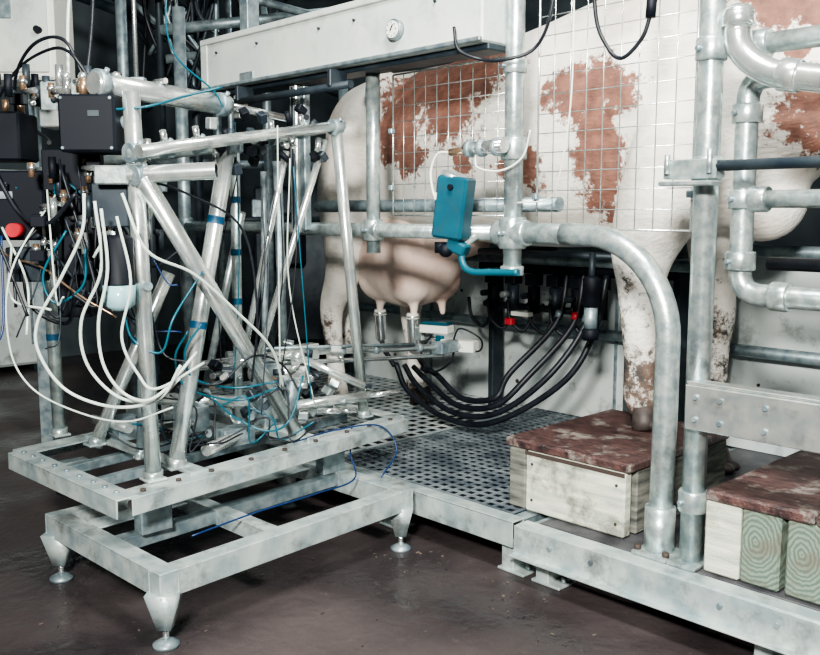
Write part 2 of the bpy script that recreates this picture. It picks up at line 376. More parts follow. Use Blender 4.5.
# ------------------------------------------------------------------ cow
def cow_coat():
    m=bpy.data.materials.new('cow_coat');m.use_nodes=True;nt=m.node_tree;N=nt.nodes;L=nt.links
    bs=N['Principled BSDF'];bs.inputs['Roughness'].default_value=.75;bs.inputs['Specular IOR Level'].default_value=.2
    tc=N.new('ShaderNodeTexCoord')
    def nse(sc,de,ro=.6):
        n=N.new('ShaderNodeTexNoise');n.inputs['Scale'].default_value=sc;n.inputs['Detail'].default_value=de;n.inputs['Roughness'].default_value=ro
        L.new(tc.outputs['Object'],n.inputs['Vector']);return n
    nz=nse(6.5,9,.68)
    s1=N.new('ShaderNodeVectorMath');s1.operation='SUBTRACT';s1.inputs[1].default_value=(.5,.5,.5);L.new(nz.outputs['Color'],s1.inputs[0])
    s2=N.new('ShaderNodeVectorMath');s2.operation='SCALE';s2.inputs['Scale'].default_value=.36;L.new(s1.outputs[0],s2.inputs[0])
    ad=N.new('ShaderNodeVectorMath');L.new(tc.outputs['Object'],ad.inputs[0]);L.new(s2.outputs[0],ad.inputs[1])
    patches=[((-2.60,2.6,1.69),(.37,.5,.14)),((-2.83,2.6,1.49),(.13,.3,.15)),((-2.50,2.6,1.52),(.16,.3,.11)),((-2.72,2.6,1.36),(.10,.25,.07)),((-2.40,2.6,1.36),(.06,.25,.06)),
      ((-2.13,2.6,1.33),(.095,.25,.11)),((-1.87,2.6,1.56),(.16,.3,.12)),((-1.84,2.6,1.34),(.085,.25,.17)),((-1.83,2.6,1.18),(.06,.25,.08)),((-1.20,2.75,1.83),(.2,.5,.12)),((-1.04,2.75,1.44),(.22,.4,.14)),((-1.23,2.75,1.6),(.04,.3,.08)),
      ((-.5,2.95,1.75),(.3,.6,.25)),((-2.1,3.3,1.5),(.3,.3,.25)),((-3.0,3.3,1.5),(.25,.3,.2)),((-3.5,2.95,1.6),(.06,.12,.12))]
    prev=None
    for c,r in patches:
        a=N.new('ShaderNodeVectorMath');a.operation='SUBTRACT';a.inputs[1].default_value=c;L.new(ad.outputs[0],a.inputs[0])
        d=N.new('ShaderNodeVectorMath');d.operation='DIVIDE';d.inputs[1].default_value=r;L.new(a.outputs[0],d.inputs[0])
        l=N.new('ShaderNodeVectorMath');l.operation='LENGTH';L.new(d.outputs[0],l.inputs[0])
        if prev is None: prev=l.outputs['Value']
        else:
            mn=N.new('ShaderNodeMath');mn.operation='MINIMUM';L.new(prev,mn.inputs[0]);L.new(l.outputs['Value'],mn.inputs[1]);prev=mn.outputs[0]
    nf=nse(34,7,.75);fm=N.new('ShaderNodeMath');fm.operation='MULTIPLY_ADD';L.new(nf.outputs['Fac'],fm.inputs[0]);fm.inputs[1].default_value=1.7;L.new(prev,fm.inputs[2])
    mr=N.new('ShaderNodeMapRange');mr.inputs[1].default_value=1.80;mr.inputs[2].default_value=1.98;mr.inputs[3].default_value=.95;mr.inputs[4].default_value=0;L.new(fm.outputs[0],mr.inputs[0])
    n2=nse(3,8)
    r1=N.new('ShaderNodeValToRGB');r1.color_ramp.elements[0].color=(.60,.54,.48,1);r1.color_ramp.elements[1].color=(.87,.85,.79,1);r1.color_ramp.elements[0].position=.32;r1.color_ramp.elements[1].position=.54;L.new(n2.outputs['Fac'],r1.inputs[0])
    n3=nse(22,6)
    r2=N.new('ShaderNodeValToRGB');r2.color_ramp.elements[0].color=(.10,.035,.025,1);r2.color_ramp.elements[1].color=(.26,.105,.07,1);r2.color_ramp.elements[0].position=.3;r2.color_ramp.elements[1].position=.7;L.new(n3.outputs['Fac'],r2.inputs[0])
    mx=N.new('ShaderNodeMix');mx.data_type='RGBA';L.new(mr.outputs[0],mx.inputs[0]);L.new(r1.outputs[0],mx.inputs[6]);L.new(r2.outputs[0],mx.inputs[7])
    sp=N.new('ShaderNodeSeparateXYZ');L.new(ad.outputs[0],sp.inputs[0])
    m3=N.new('ShaderNodeMapRange');m3.inputs[1].default_value=1.12;m3.inputs[2].default_value=.45;m3.inputs[3].default_value=0;m3.inputs[4].default_value=.27;L.new(sp.outputs['Z'],m3.inputs[0])
    m4=N.new('ShaderNodeMapRange');m4.inputs[1].default_value=-3.2;m4.inputs[2].default_value=-1.9;m4.inputs[3].default_value=-.10;L.new(sp.outputs['X'],m4.inputs[0]);m4.inputs[4].default_value=0.01
    n4=nse(9,9,.78)
    a1=N.new('ShaderNodeMath');a1.operation='ADD';L.new(n4.outputs['Fac'],a1.inputs[0]);L.new(m3.outputs[0],a1.inputs[1])
    a2=N.new('ShaderNodeMath');a2.operation='ADD';L.new(a1.outputs[0],a2.inputs[0]);L.new(m4.outputs[0],a2.inputs[1])
    m5=N.new('ShaderNodeMapRange');m5.inputs[1].default_value=.64;m5.inputs[2].default_value=.73;m5.inputs[4].default_value=.95;L.new(a2.outputs[0],m5.inputs[0])
    n6=nse(14,6);r6=N.new('ShaderNodeValToRGB');r6.color_ramp.elements[0].color=(.018,.014,.014,1);r6.color_ramp.elements[1].color=(.13,.08,.06,1);r6.color_ramp.elements[0].position=.42;r6.color_ramp.elements[1].position=.64;L.new(n6.outputs['Fac'],r6.inputs[0])
    mx2=N.new('ShaderNodeMix');mx2.data_type='RGBA';L.new(m5.outputs[0],mx2.inputs[0]);L.new(mx.outputs[2],mx2.inputs[6]);L.new(r6.outputs[0],mx2.inputs[7])
    L.new(mx2.outputs[2],bs.inputs['Base Color'])
    bp=N.new('ShaderNodeBump');bp.inputs['Strength'].default_value=.4;bp.inputs['Distance'].default_value=.01
    n5=N.new('ShaderNodeTexNoise');n5.inputs['Scale'].default_value=80;n5.inputs['Detail'].default_value=5;mp=N.new('ShaderNodeMapping');mp.inputs['Scale'].default_value=(.35,1,1);L.new(tc.outputs['Object'],mp.inputs[0]);L.new(mp.outputs[0],n5.inputs['Vector']);L.new(n5.outputs['Fac'],bp.inputs['Height']);L.new(bp.outputs[0],bs.inputs['Normal'])
    return m
coat=cow_coat()
skin=mat('udder_skin',(.62,.42,.36),(.82,.67,.59),rough=.55,scale=3,bump=.2,detail=7,contrast=(.36,.58))
COW=empty('cow')
CY=2.95
b=B('body')
st=[(-3.53,1.49,.10,.08),(-3.49,1.48,.21,.17),(-3.40,1.45,.31,.26),(-3.2,1.43,.365,.31),(-2.95,1.43,.36,.31),(-2.75,1.42,.375,.34),(-2.5,1.425,.41,.37),(-2.2,1.45,.44,.37),(-1.95,1.485,.465,.34),
    (-1.75,1.52,.48,.31),(-1.55,1.55,.47,.27),(-1.38,1.575,.43,.23),(-1.24,1.60,.36,.185),(-1.1,1.64,.30,.155),(-.95,1.69,.24,.135),(-.8,1.72,.19,.12),(-.68,1.76,.15,.11),(-.6,1.78,.09,.08)]
rings=[];sg=32;mi=b.mi(coat)
for (x,zc,hz,hy) in st:
    ring=[]
    for k in range(sg):
        a=2*math.pi*k/sg;c,s_=math.cos(a),math.sin(a)
        yy=hy*math.copysign(abs(c)**.85,c)
        if s_>0: yy*=1-.22*s_*s_
        ring.append(b.bm.verts.new((x,CY+yy,zc+hz*math.copysign(abs(s_)**.9,s_))))
    rings.append(ring)
for i in range(len(rings)-1):
    for k in range(sg):
        f=b.bm.faces.new((rings[i][k],rings[i+1][k],rings[i+1][(k+1)%sg],rings[i][(k+1)%sg]))
b.bm.faces.new(rings[0]);b.bm.faces.new(rings[-1][::-1])
def limb(pts):
    P=catmull([p[:3] for p in pts],5);R=[q[0] for q in catmull([(p[3],0,0) for p in pts],5)]
    b.tube(P,R,coat,16)
def hind(y,dy,dx,zf):
    limb([(-3.22,y+dy,1.48,.19),(-3.25,y,1.25,.18),(-3.29+dx,y,1.04,.135),(-3.34+dx,y,.86,.090),(-3.43+dx,y,.69,.062),(-3.42+dx,y,.52,.047),(-3.40+dx,y,.36,.046),(-3.39+dx,y,zf+.10,.054),(-3.37+dx,y,zf+.04,.045)])
hind(2.75,.06,0,.18);hind(3.18,-.06,.11,.18)
def front(y,dy,dx,zf):
    limb([(-1.56,y+dy,1.45,.15),(-1.60,y,1.22,.15),(-1.67+dx,y,1.04,.118),(-1.68+dx,y,.90,.082),(-1.67+dx,y,.77,.074),(-1.67+dx,y,.62,.056),(-1.67+dx,y,zf+.11,.058),(-1.65+dx,y,zf+.045,.050)])
front(2.70,.06,0,.41);front(3.14,-.05,.04,.18)
limb([(-.72,CY,1.78,.14),(-.58,CY,1.78,.135),(-.46,CY,1.72,.12),(-.34,CY,1.63,.085),(-.24,CY,1.55,.078),(-.19,CY,1.51,.055)])
for s_ in (1,-1):
    b.sphere((-.63,CY+s_*.2,1.82),.1,coat,(.35,1,.55),rot=(s_*.3,0,0))
    b.sphere((-.50,CY+s_*.10,1.75),.035,coat)
b.sphere((-1.56,CY-.2,1.45),.18,coat,(1,.55,1.6));b.sphere((-1.56,CY+.2,1.45),.18,coat,(1,.55,1.6))
b.sphere((-1.38,CY,1.2),.15,coat,(1,.8,1));b.sphere((-3.02,CY-.22,1.68),.09,coat);b.sphere((-3.02,CY+.22,1.68),.09,coat)
b.cable([(-3.48,CY,1.72),(-3.57,CY,1.55),(-3.57,CY,1.1),(-3.56,CY,.8),(-3.55,CY,.6),(-3.55,CY,.5)],.028,coat)
b.sphere((-3.555,CY,.55),.05,coat,(1,1,2.2))
o=b.done(COW)
md=o.modifiers.new('remesh','REMESH');md.mode='VOXEL';md.voxel_size=.014;md.use_smooth_shade=True
ms=o.modifiers.new('smooth','SMOOTH');ms.iterations=10;ms.factor=.6
b=B('udder')
b.sphere((-3.09,CY,.965),.255,skin,(1.10,.97,1.02),28,20)
for dx,dy in ((-.10,-.09),(.10,-.09),(-.10,.09),(.10,.09)):
    b.sphere((-3.09+dx,CY+dy,.838),.108,skin,(1.08,1,.98))
    b.tube(catmull([(-3.08+dx*1.1,CY+dy,.80),(-3.08+dx*1.15,CY+dy*1.02,.73),(-3.08+dx*1.2,CY+dy*1.05,.665)],4),[.036,.034,.030,.026,.023,.021,.019,.017,.015],skin,12)
b.sphere((-2.84,CY,1.03),.15,skin,(1.6,.9,.6))
o=b.done(COW)
md=o.modifiers.new('remesh','REMESH');md.mode='VOXEL';md.voxel_size=.008;md.use_smooth_shade=True
ms=o.modifiers.new('smooth','SMOOTH');ms.iterations=16;ms.factor=.6
b=B('hooves_and_features')
for (x,y,z) in ((-3.35,2.75,.182),(-3.24,3.18,.182),(-1.63,2.70,.412),(-1.59,3.14,.182)):
    for s_ in (-1,1):
        b.tube([(x,y+s_*.027,z),(x-.004,y+s_*.026,z+.03),(x-.014,y+s_*.024,z+.075)],[.044,.040,.032],hoofm,14)
        b.sphere((x+.035,y+s_*.024,z+.018),.034,hoofm,(1.1,.8,.6))
for s_ in (1,-1):
    b.sphere((-.485,CY+s_*.118,1.755),.02,eyem);b.sphere((-.175,CY+s_*.035,1.53),.014,eyem,(.6,1,.8))
b.done(COW)

# ------------------------------------------------------------------ teat cups & hoses
b=B('teat_cup_cluster')
for (x,y) in ((-3.195,2.855),(-2.97,2.855)):
    b.tube([(x-.0,y,.685),(x,y,.675),(x,y,.66),(x+.008,y,.55),(x+.012,y,.535)],[.024,.032,.028,.026,.012],chrome,18)
    b.tube([(x,y,.665),(x,y,.69)],[.033,.026],white,18)
    b.cable([(x+.012,y,.54),(x+.03,y,.50),(x+.07,y,.46),(x+.1,y,.43)],.012,rubber)
b.box((-2.80,2.84,.635),(.14,.07,.035),white,(0,0,.3));b.box((-2.80,2.84,.66),(.13,.06,.014),blue,(0,0,.3))
b.box((-2.66,2.84,.575),(.16,.06,.05),white,(0,0,.3));b.box((-2.74,2.80,.60),(.04,.02,.03),cyan)
b.cyl((-2.98,2.88,.59),(-2.62,2.83,.57),.012,chrome)
b.box((-2.93,2.87,.60),(.06,.05,.06),galv);b.box((-2.9,2.83,.52),(.08,.05,.03),chrome,(0,.3,.2))
ends=[(-2.07,3.0),(-2.16,3.05),(-2.25,3.1),(-2.35,3.12)]
for i,(ex,ey) in enumerate(ends):
    sx=-3.09+.06*i
    low=.24+.035*i
    b.cable([(sx,2.86,.44),(sx+.1,2.85,low+.08),(-2.72+.03*i,2.83,low),(-2.45+.0*i,2.84,low+.03),(ex-.09,2.92,.47),(ex,ey,.68),(ex+.01,ey+.06,.90)],.013,rubber,10,10)
    b.cyl((ex,ey+.01,.70),(ex+.002,ey+.02,.73),.016,red if i==2 else galvd)
b.cable([(-2.66,2.80,.60),(-2.60,2.78,.66),(-2.52,2.82,.62),(-2.56,2.86,.56),(-2.64,2.85,.56)],.004,rubber)
b.cable([(-2.80,2.82,.62),(-2.86,2.80,.52),(-2.78,2.79,.45),(-2.68,2.8,.50),(-2.66,2.81,.57)],.005,rubber)
b.done()
b=B('milk_manifold')
b.box((-2.40,3.28,.90),(1.0,.12,.05),black,bev=.01)
b.cyl((-3.1,3.2,.94),(-1.7,3.2,.94),.022,galvd);b.cyl((-2.85,3.22,.72),(-2.2,3.22,.72),.016,dark)
for i,x in enumerate((-2.78,-2.66,-2.54,-2.42,-2.30,-2.18)):
    b.cyl((x,3.2,.82),(x,3.2,.70),.028,dark if i%2 else black);b.cyl((x,3.17,.78),(x,3.12,.78),.014,galv if i%2 else dark)
    b.box((x,3.2,.85),(.06,.06,.05),black)
    b.cable([(x,3.2,.70),(x-.03,3.17,.62),(x-.09,3.15,.66),(x-.12,3.16,.75)],.008,rubber)
b.box((-2.72,3.14,.88),(.10,.05,.04),blue);b.box((-2.55,3.13,.70),(.10,.04,.02),white);b.box((-2.62,3.13,.66),(.04,.03,.03),red)
for x in (-2.9,-1.9): b.box((x,3.36,.55),(.03,.08,.74),dark)
b.done()
b=B('milk_meter')
b.cyl((-2.0,2.87,1.0),(-2.0,2.87,.88),.012,dark);b.tube([(-2.0,2.87,.91),(-2.0,2.87,.90),(-2.0,2.87,.80),(-2.0,2.87,.79)],[.02,.034,.034,.026],black,18)
b.cyl((-2.0,2.87,.79),(-2.0,2.87,.70),.026,galvd);b.tube([(-2.0,2.87,.71),(-2.0,2.87,.70),(-2.0,2.87,.68),(-2.0,2.87,.665)],[.026,.034,.034,.03],black,18)
b.cyl((-2.6,2.9,.985),(-1.8,2.9,.985),.013,dark)
b.cyl((-1.8,2.9,.985),(-1.8,3.44,.985),.013,dark);b.cyl((-2.6,2.9,.985),(-2.6,3.44,.985),.013,dark)
b.done()

# ------------------------------------------------------------------ blue sensor on the post
b=B('blue_sensor_box')
rt=(0,.12,.35)
b.box((-2.015,2.12,1.165),(.105,.085,.20),blue,rt,.008)
b.box((-2.03,2.075,1.20),(.045,.004,.022),white,rt,.001);b.cyl((-1.99,2.08,1.23),(-1.988,2.072,1.23),.009,black,10)
b.cyl((-2.02,2.12,1.26),(-2.015,2.12,1.275),.04,galv)
b.box((-1.995,2.12,1.04),(.07,.05,.04),blue,(0,.4,.3),.006)
b.cyl((-2.05,2.1,1.055),(-2.05,2.1,1.02),.022,black);b.sphere((-2.03,2.1,1.03),.024,black)
b.cable([(-1.98,2.12,1.03),(-1.965,2.11,.99),(-1.93,2.11,.965),(-1.85,2.13,.965),(-1.76,2.14,.968)],.011,cyan,10)
b.cyl((-2.0,2.13,1.04),(-2.0,YF,1.075),.012,galv)
b.done()
b=B('air_cylinder')
b.cyl((-2.07,2.16,1.345),(-1.99,2.16,1.35),.012,brass);b.cyl((-2.0,2.16,1.35),(-1.84,2.16,1.355),.022,chrome)
for x in (-1.98,-1.93,-1.87):b.collar((x,2.16,1.352),(1,0,0),.028,galvd,.016,False)
b.cyl((-1.86,2.16,1.355),(-1.86,2.22,1.355),.02,galvd)
b.cable([(-2.07,2.15,1.345),(-2.11,2.14,1.34),(-2.13,2.13,1.28),(-2.10,2.12,1.2),(-2.06,2.12,1.19)],.004,white)
b.cable([(-1.95,2.15,1.33),(-1.93,2.14,1.29),(-1.86,2.17,1.28),(-1.80,2.2,1.32),(-1.77,2.2,1.4)],.003,white)
b.done()
b=B('hanging_cable')
b.cable([(-1.56,2.21,2.0),(-1.545,2.2,1.72),(-1.50,2.2,1.61),(-1.45,2.2,1.575),(-1.39,2.2,1.62),(-1.365,2.2,1.68)],.006,rubber)
b.cyl((-1.366,2.2,1.67),(-1.362,2.2,1.73),.014,black);b.cyl((-1.362,2.2,1.73),(-1.36,2.2,1.95),.02,black)
b.cable([(-1.99,2.09,1.72),(-1.97,2.09,1.65),(-1.92,2.14,1.62),(-1.84,2.15,1.61),(-1.76,2.2,1.64),(-1.70,2.2,1.74),(-1.68,2.2,1.95)],.0055,rubber)
b.cable([(-1.65,2.24,1.95),(-1.62,2.2,1.5),(-1.66,2.2,1.25),(-1.72,2.22,1.19),(-1.82,2.2,1.18)],.0022,white)
b.done()

# ------------------------------------------------------------------ milking robot
ROB=empty('milking_robot')
b=B('base_table')
c=[Vector((-2.73,1.085,.215)),Vector((-2.10,1.105,.215)),Vector((-2.175,2.035,.215)),Vector((-2.81,2.02,.215))]
for i in range(4):
    p,q=c[i],c[(i+1)%4];d=(q-p).normalized()*.03;dz=Vector((0,0,-.0012*(i%2)))
    b.channel(p-d+dz,q+d+dz,.06,.07,flat)
b.channel(c[0].lerp(c[3],.42)-Vector((0,0,.003)),c[1].lerp(c[2],.42)-Vector((0,0,.003)),.05,.05,flat)
b.channel(c[0].lerp(c[1],.5)+Vector((0,.03,-.006)),c[3].lerp(c[2],.5)-Vector((0,.03,.006)),.05,.04,galvd)
b.bar(c[0].lerp(c[1],.2)+Vector((0,0,-.02)),c[3].lerp(c[2],.2)+Vector((0,0,-.02)),.09,.006,flat)
for p in c:
    x,y=p.x,p.y
    r=b.tube([(x,y,.155),(x,y,.05)],[.060,.026],flat,4)
    b.cyl((x,y,.055),(x,y,.01),.009,chrome);b.cyl((x,y,.05),(x,y,.058),.018,galv,6)
    b.tube([(x,y,0),(x,y,.008),(x,y,.02)],[.036,.036,.014],galvd,20)
b.done(ROB)
b=B('carriage_frame')
u=[Vector((-2.96,1.06,.375)),Vector((-2.29,1.09,.375)),Vector((-2.47,2.30,.375)),Vector((-3.15,2.27,.375))]
dz=Vector((0,0,-.0012))
b.angle(u[0]+Vector((-.01,0,0)),u[1]+Vector((.03,0,0)),.07,.055,flat,side=-1)
b.angle(u[1]+dz,u[2]+dz,.09,.05,flat,side=-1);b.angle(u[2],u[3],.06,.05,flat,side=-1);b.angle(u[3]+dz,u[0]+dz,.09,.05,flat,side=-1)
b.bar(u[0].lerp(u[3],.22)-dz*2,u[1].lerp(u[2],.22)-dz*2,.06,.01,flat)
b.bar(u[0].lerp(u[3],.62)+dz*2,u[1].lerp(u[2],.62)+dz*2,.05,.03,flat)
b.bar(u[0].lerp(u[1],.55)+Vector((0,0,-.05)),u[3].lerp(u[2],.55)+Vector((0,0,-.05)),.03,.03,galvd)
b.bar(u[0].lerp(u[1],.25)+Vector((0,0,-.05)),u[3].lerp(u[2],.25)+Vector((0,0,-.05)),.03,.03,galvd)
for f1 in (.12,.88):
    for f2 in (.12,.75):
        p=u[0].lerp(u[1],f1).lerp(u[3].lerp(u[2],f1),f2)
        b.box((p.x,p.y,.27),(.05,.10,.115),galvd);b.cyl((p.x,p.y-.07,.30),(p.x,p.y+.07,.30),.02,chrome)
for f in (.05,.15,.25,.38,.5,.62,.75,.85,.95):
    p=u[1].lerp(u[2],f);b.cyl(p+Vector((.01,0,0)),p+Vector((.01,0,.006)),.009,rust,6)
    p=u[0].lerp(u[1],f);b.cyl(p,p+Vector((0,0,.006)),.008,galvd,6)
b.done(ROB)
b=B('strut_frame')
def strut(p,q,r=.024,m=alu,foot=True,tp=()):
    p=Vector(p);q=Vector(q);b.cyl(p,q,r,m,20)
    if foot:
        b.box((p.x,p.y,p.z+.005),(r*2.6,r*2.6,.008),flat);b.cyl(p,p+(q-p).normalized()*.03,r+.005,galv)
    for t in tp:
        a=p.lerp(q,t);d=(q-p).normalized();b.tube([a-d*.011,a+d*.011],r+.0015,tape,20,caps=False)
strut((-2.36,1.22,.375),(-2.29,1.16,1.47),.0235)
strut((-2.43,1.33,.375),(-2.41,1.53,1.34),.025,tp=(.45,.78))
strut((-2.47,1.83,.375),(-2.27,1.17,1.25),.025)
strut((-2.555,2.20,.375),(-2.49,2.02,1.47),.020)
strut((-3.07,1.24,.375),(-3.06,1.22,1.30),.022,galv,tp=(.38,))
strut((-2.86,1.27,.375),(-2.74,1.50,.95),.022,tp=(.6,))
strut((-2.74,1.76,.375),(-2.74,1.77,1.40),.017,galv,tp=(.45,.62,.8,.9))
strut((-2.55,1.67,.70),(-2.45,1.78,1.35),.011,alu,False)
strut((-2.62,1.75,.60),(-2.50,1.98,1.40),.012,alu,False)
strut((-3.0,2.15,.375),(-2.95,2.1,1.35),.018,galvd)
strut((-3.0,1.75,.375),(-2.72,1.78,1.15),.014,galv)
strut((-2.60,1.30,.375),(-2.60,1.35,1.2),.012,galvd)
strut((-2.95,1.55,.375),(-2.95,1.55,1.38),.014,dark,True)
strut((-2.85,1.95,.375),(-2.80,1.93,1.30),.011,galvd,True)
b.cyl((-2.24,1.15,1.31),(-2.50,2.06,1.455),.0175,alu)
b.pipe((-2.30,1.15,1.25),(-2.135,1.32,1.262),.0235,alu)
b.cyl((-2.34,1.08,1.49),(-2.45,1.56,1.478),.030,alu);b.collar((-2.345,1.10,1.49),(-.2,.9,0),.038,galvd,.03);b.collar((-2.44,1.53,1.478),(-.2,.9,0),.036,galvd,.03)
b.cyl((-2.45,1.56,1.478),(-2.53,1.85,1.465),.012,chrome)
b.cyl((-3.07,1.24,1.30),(-2.74,1.77,1.38),.018,galv);b.cyl((-2.74,1.77,1.38),(-2.50,2.04,1.45),.016,galv)
b.cyl((-2.30,1.16,1.40),(-3.07,1.24,1.28),.016,galvd)
b.cyl((-2.41,1.53,1.345),(-2.74,1.76,1.30),.014,galv)
b.cyl((-2.27,1.18,.95),(-2.80,1.3,.9),.012,galvd)
for p in ((-2.29,1.165,1.31),(-2.41,1.535,1.35),(-2.49,2.02,1.445),(-2.74,1.77,1.38),(-2.28,1.17,1.25)):
    b.sphere(p,.026,galv);b.collar(p,(-.25,.95,.1),.028,galvd,.045)
for p in ((-2.36,1.40,1.345),(-2.44,1.72,1.39),(-2.47,1.86,1.42),(-2.33,1.28,1.325)):
    b.collar(p,(-.25,.95,.15),.026,galvd,.03);b.cyl(p,Vector(p)+Vector((.02,-.02,.05)),.01,chrome,8)
random.seed(9)
for i in range(30):
    p=Vector((-2.40,1.48,1.36)).lerp(Vector((-2.50,2.0,1.44)),random.random())+Vector((random.uniform(-.05,.03),random.uniform(-.03,.03),random.uniform(-.10,.08)))
    if i%2:b.cyl(p,p+Vector((random.uniform(-.03,.03),random.uniform(-.03,.03),random.uniform(-.05,.05))),.010,random.choice([dark,chrome,black]),10)
    else:b.box(p,(.03,.025,.035),random.choice([dark,galv,black]),(random.random(),random.random(),0))
b.done(ROB)

b=B('milking_arm')
A0=Vector((-2.78,1.74,.64));A1=Vector((-2.64,2.82,.575))
b.cyl(A0,A1,.013,alu);b.cyl(A0+Vector((.0,0,-.04)),A1+Vector((0,-.1,-.03)),.009,chrome);b.cyl(A0+Vector((.03,.02,.02)),A0.lerp(A1,.75)+Vector((.03,0,.02)),.007,galvd)
b.box(A0.lerp(A1,.30),(.05,.10,.06),alu,(0,0,.12));b.box(A0.lerp(A1,.93),(.05,.12,.05),galvd,(0,0,.12))
for t in (.15,.45,.6,.8):b.collar(A0.lerp(A1,t),A1-A0,.018,galvd,.02,False)
b.box((-2.70,1.86,.50),(.09,.09,.22),galvd);b.box((-2.70,1.86,.388),(.2,.2,.014),alu)
b.cyl((-2.75,1.82,.57),(-2.58,1.95,.57),.030,alu);b.cyl((-2.61,1.90,.55),(-2.61,1.90,.42),.026,galvd)
b.cyl((-2.85,1.62,.60),(-2.62,1.93,.64),.018,chrome);b.sphere((-2.61,1.93,.63),.028,alu);b.sphere((-2.86,1.62,.6),.026,galv)
b.cyl((-2.60,1.93,.63),(-2.46,2.12,.52),.014,alu);b.cyl((-2.63,1.85,.45),(-2.50,2.16,.47),.020,alu);b.cyl((-2.50,2.16,.47),(-2.44,2.28,.48),.010,chrome)
b.cyl((-2.88,1.5,.5),(-2.70,1.84,.46),.022,alu);b.box((-2.8,1.6,.43),(.12,.08,.09),galvd)
b.cyl((-2.45,1.45,.405),(-2.60,1.75,.405),.020,alu);b.box((-2.55,1.62,.405),(.07,.12,.06),galvd)
b.box((-2.9,1.4,.41),(.16,.12,.06),galvd);b.cyl((-2.97,1.32,.44),(-2.75,1.34,.44),.016,alu)
random.seed(3)
for i in range(80):
    p=Vector((-2.68+random.uniform(-.18,.16),1.85+random.uniform(-.35,.32),.50+random.uniform(-.10,.15)))
    if i%3==0:b.box(p,(.04,.03,.03),random.choice([alu,galv,dark,black]),(random.random(),random.random(),random.random()))
    elif i%3==1:b.cyl(p,p+Vector((random.uniform(-.05,.05),random.uniform(-.05,.05),random.uniform(-.03,.05))),.007,random.choice([chrome,brass,alu,dark]),10)
    else:b.cyl(p,p+Vector((random.uniform(-.07,.07),random.uniform(-.07,.07),0)),.012,random.choice([chrome,alu,galvd,dark]),12)
b.done(ROB)

RZ=Matrix.Rotation(math.radians(46.3),4,'Z')
b=B('valve_boxes')
def fbox(c,s,m,bev=.004):b.box(c,s,m,RZ,bev)
fbox(V(-.855,2.50,1.385),(.15,.15,.15),black,.006)
fbox(V(-1.20,2.72,1.37),(.14,.14,.14),black,.006)
fbox(V(-1.15,2.70,1.17),(.19,.16,.20),black,.006)
fbox(V(-.98,2.66,1.27),(.14,.12,.12),black);fbox(V(-.95,2.66,1.08),(.12,.10,.22),black)
fbox(V(-.82,2.52,1.17),(.10,.08,.12),dark);fbox(V(-.80,2.47,1.25),(.09,.07,.05),galv)
fbox(V(-1.0,2.75,1.48),(.16,.12,.10),galv);fbox(V(-1.02,2.7,1.42),(.1,.1,.05),alu)
fbox(V(-1.12,2.64,1.00),(.10,.07,.10),dark);fbox(V(-1.0,2.7,.92),(.10,.07,.16),black);fbox(V(-.86,2.6,.98),(.06,.06,.18),dark)
fbox(V(-.835,2.424,1.41),(.03,.002,.015),dark,0);fbox(V(-1.17,2.618,1.2),(.05,.002,.02),galvd,0)
for q in ((-.92,1.45),(-.79,1.45),(-.92,1.32),(-.79,1.32)): b.cyl(V(q[0],2.426,q[1]),V(q[0],2.422,q[1]),.004,galvd,8)
b.cyl(V(-1.13,2.62,1.10),V(-1.13,2.57,1.10),.02,red)
p=V(-.79,2.44,0)
b.tube([(p.x,p.y,1.09),(p.x,p.y,1.08),(p.x,p.y,.96),(p.x,p.y,.955)],[.03,.042,.042,.044],black,22)
b.tube([(p.x,p.y,.955),(p.x,p.y,.90),(p.x,p.y,.885)],[.044,.040,.02],cupm,22)
random.seed(11)
for i in range(130):
    R=random.uniform(-1.06,-.74);D=random.uniform(2.5,2.7);z=random.uniform(1.02,1.30)
    if i<50: R=random.uniform(-1.15,-.72);z=random.uniform(1.46,1.52);D=random.uniform(2.5,2.75)
    p=V(R,D,z);k=i%5
    if k==0:b.cyl(p,p+Vector((0,0,.04)),.009,brass,8);b.cyl(p+Vector((0,0,.02)),p+Vector((0,0,.03)),.013,chrome,6)
    elif k==1:b.cyl(p,p+V(.04,-.03,0)*1,.008,chrome,10)
    elif k==2:fbox(p,(.04,.03,.03),random.choice([galvd,black,black]),.002)
    elif k==3:b.cyl(p,p+Vector((0,0,.06)),.011,random.choice([dark,black,alu]),12)
    else:b.sphere(p,.010,random.choice([dark,brass,dark,chrome]))
for i in range(4):
    p=V(-.93+i*.045,2.50,1.46);b.cyl(p,p+Vector((0,0,.05)),.012,brass if i%2 else chrome,12);b.sphere(p+Vector((0,0,.055)),.013,alu)
for i in range(3):
    p=V(-1.24+i*.045,2.72,1.44);b.cyl(p,p+Vector((0,0,.04)),.010,brass,12)
b.done(ROB)

b=B('hoses_and_cables')
def hc(L_,r,m,D=2.4):
    b.cable([V(q[0],q[2] if len(q)>2 else D,q[1]) for q in L_],r,m,8,8)
hc([(-.86,1.20),(-.87,1.10),(-.93,.98),(-1.0,.86),(-1.0,.77),(-.93,.67),(-.80,.625),(-.68,.65),(-.62,.74)],.0045,hosew)
hc([(-.84,1.18),(-.83,1.0),(-.89,.86),(-.88,.74),(-.80,.65),(-.70,.64),(-.63,.70)],.0045,hosew,2.42)
hc([(-.81,1.16),(-.80,1.0),(-.83,.86),(-.82,.74),(-.76,.66),(-.68,.66),(-.60,.76,2.5)],.0045,hosew,2.38)
hc([(-.77,1.14),(-.74,.97),(-.77,.82),(-.73,.72),(-.68,.68),(-.58,.73,2.5)],.004,hosew,2.38)
hc([(-1.0,1.22,2.6),(-1.07,1.0),(-1.09,.80),(-1.04,.68),(-.92,.61),(-.78,.58),(-.65,.62)],.0026,hosew,2.42)
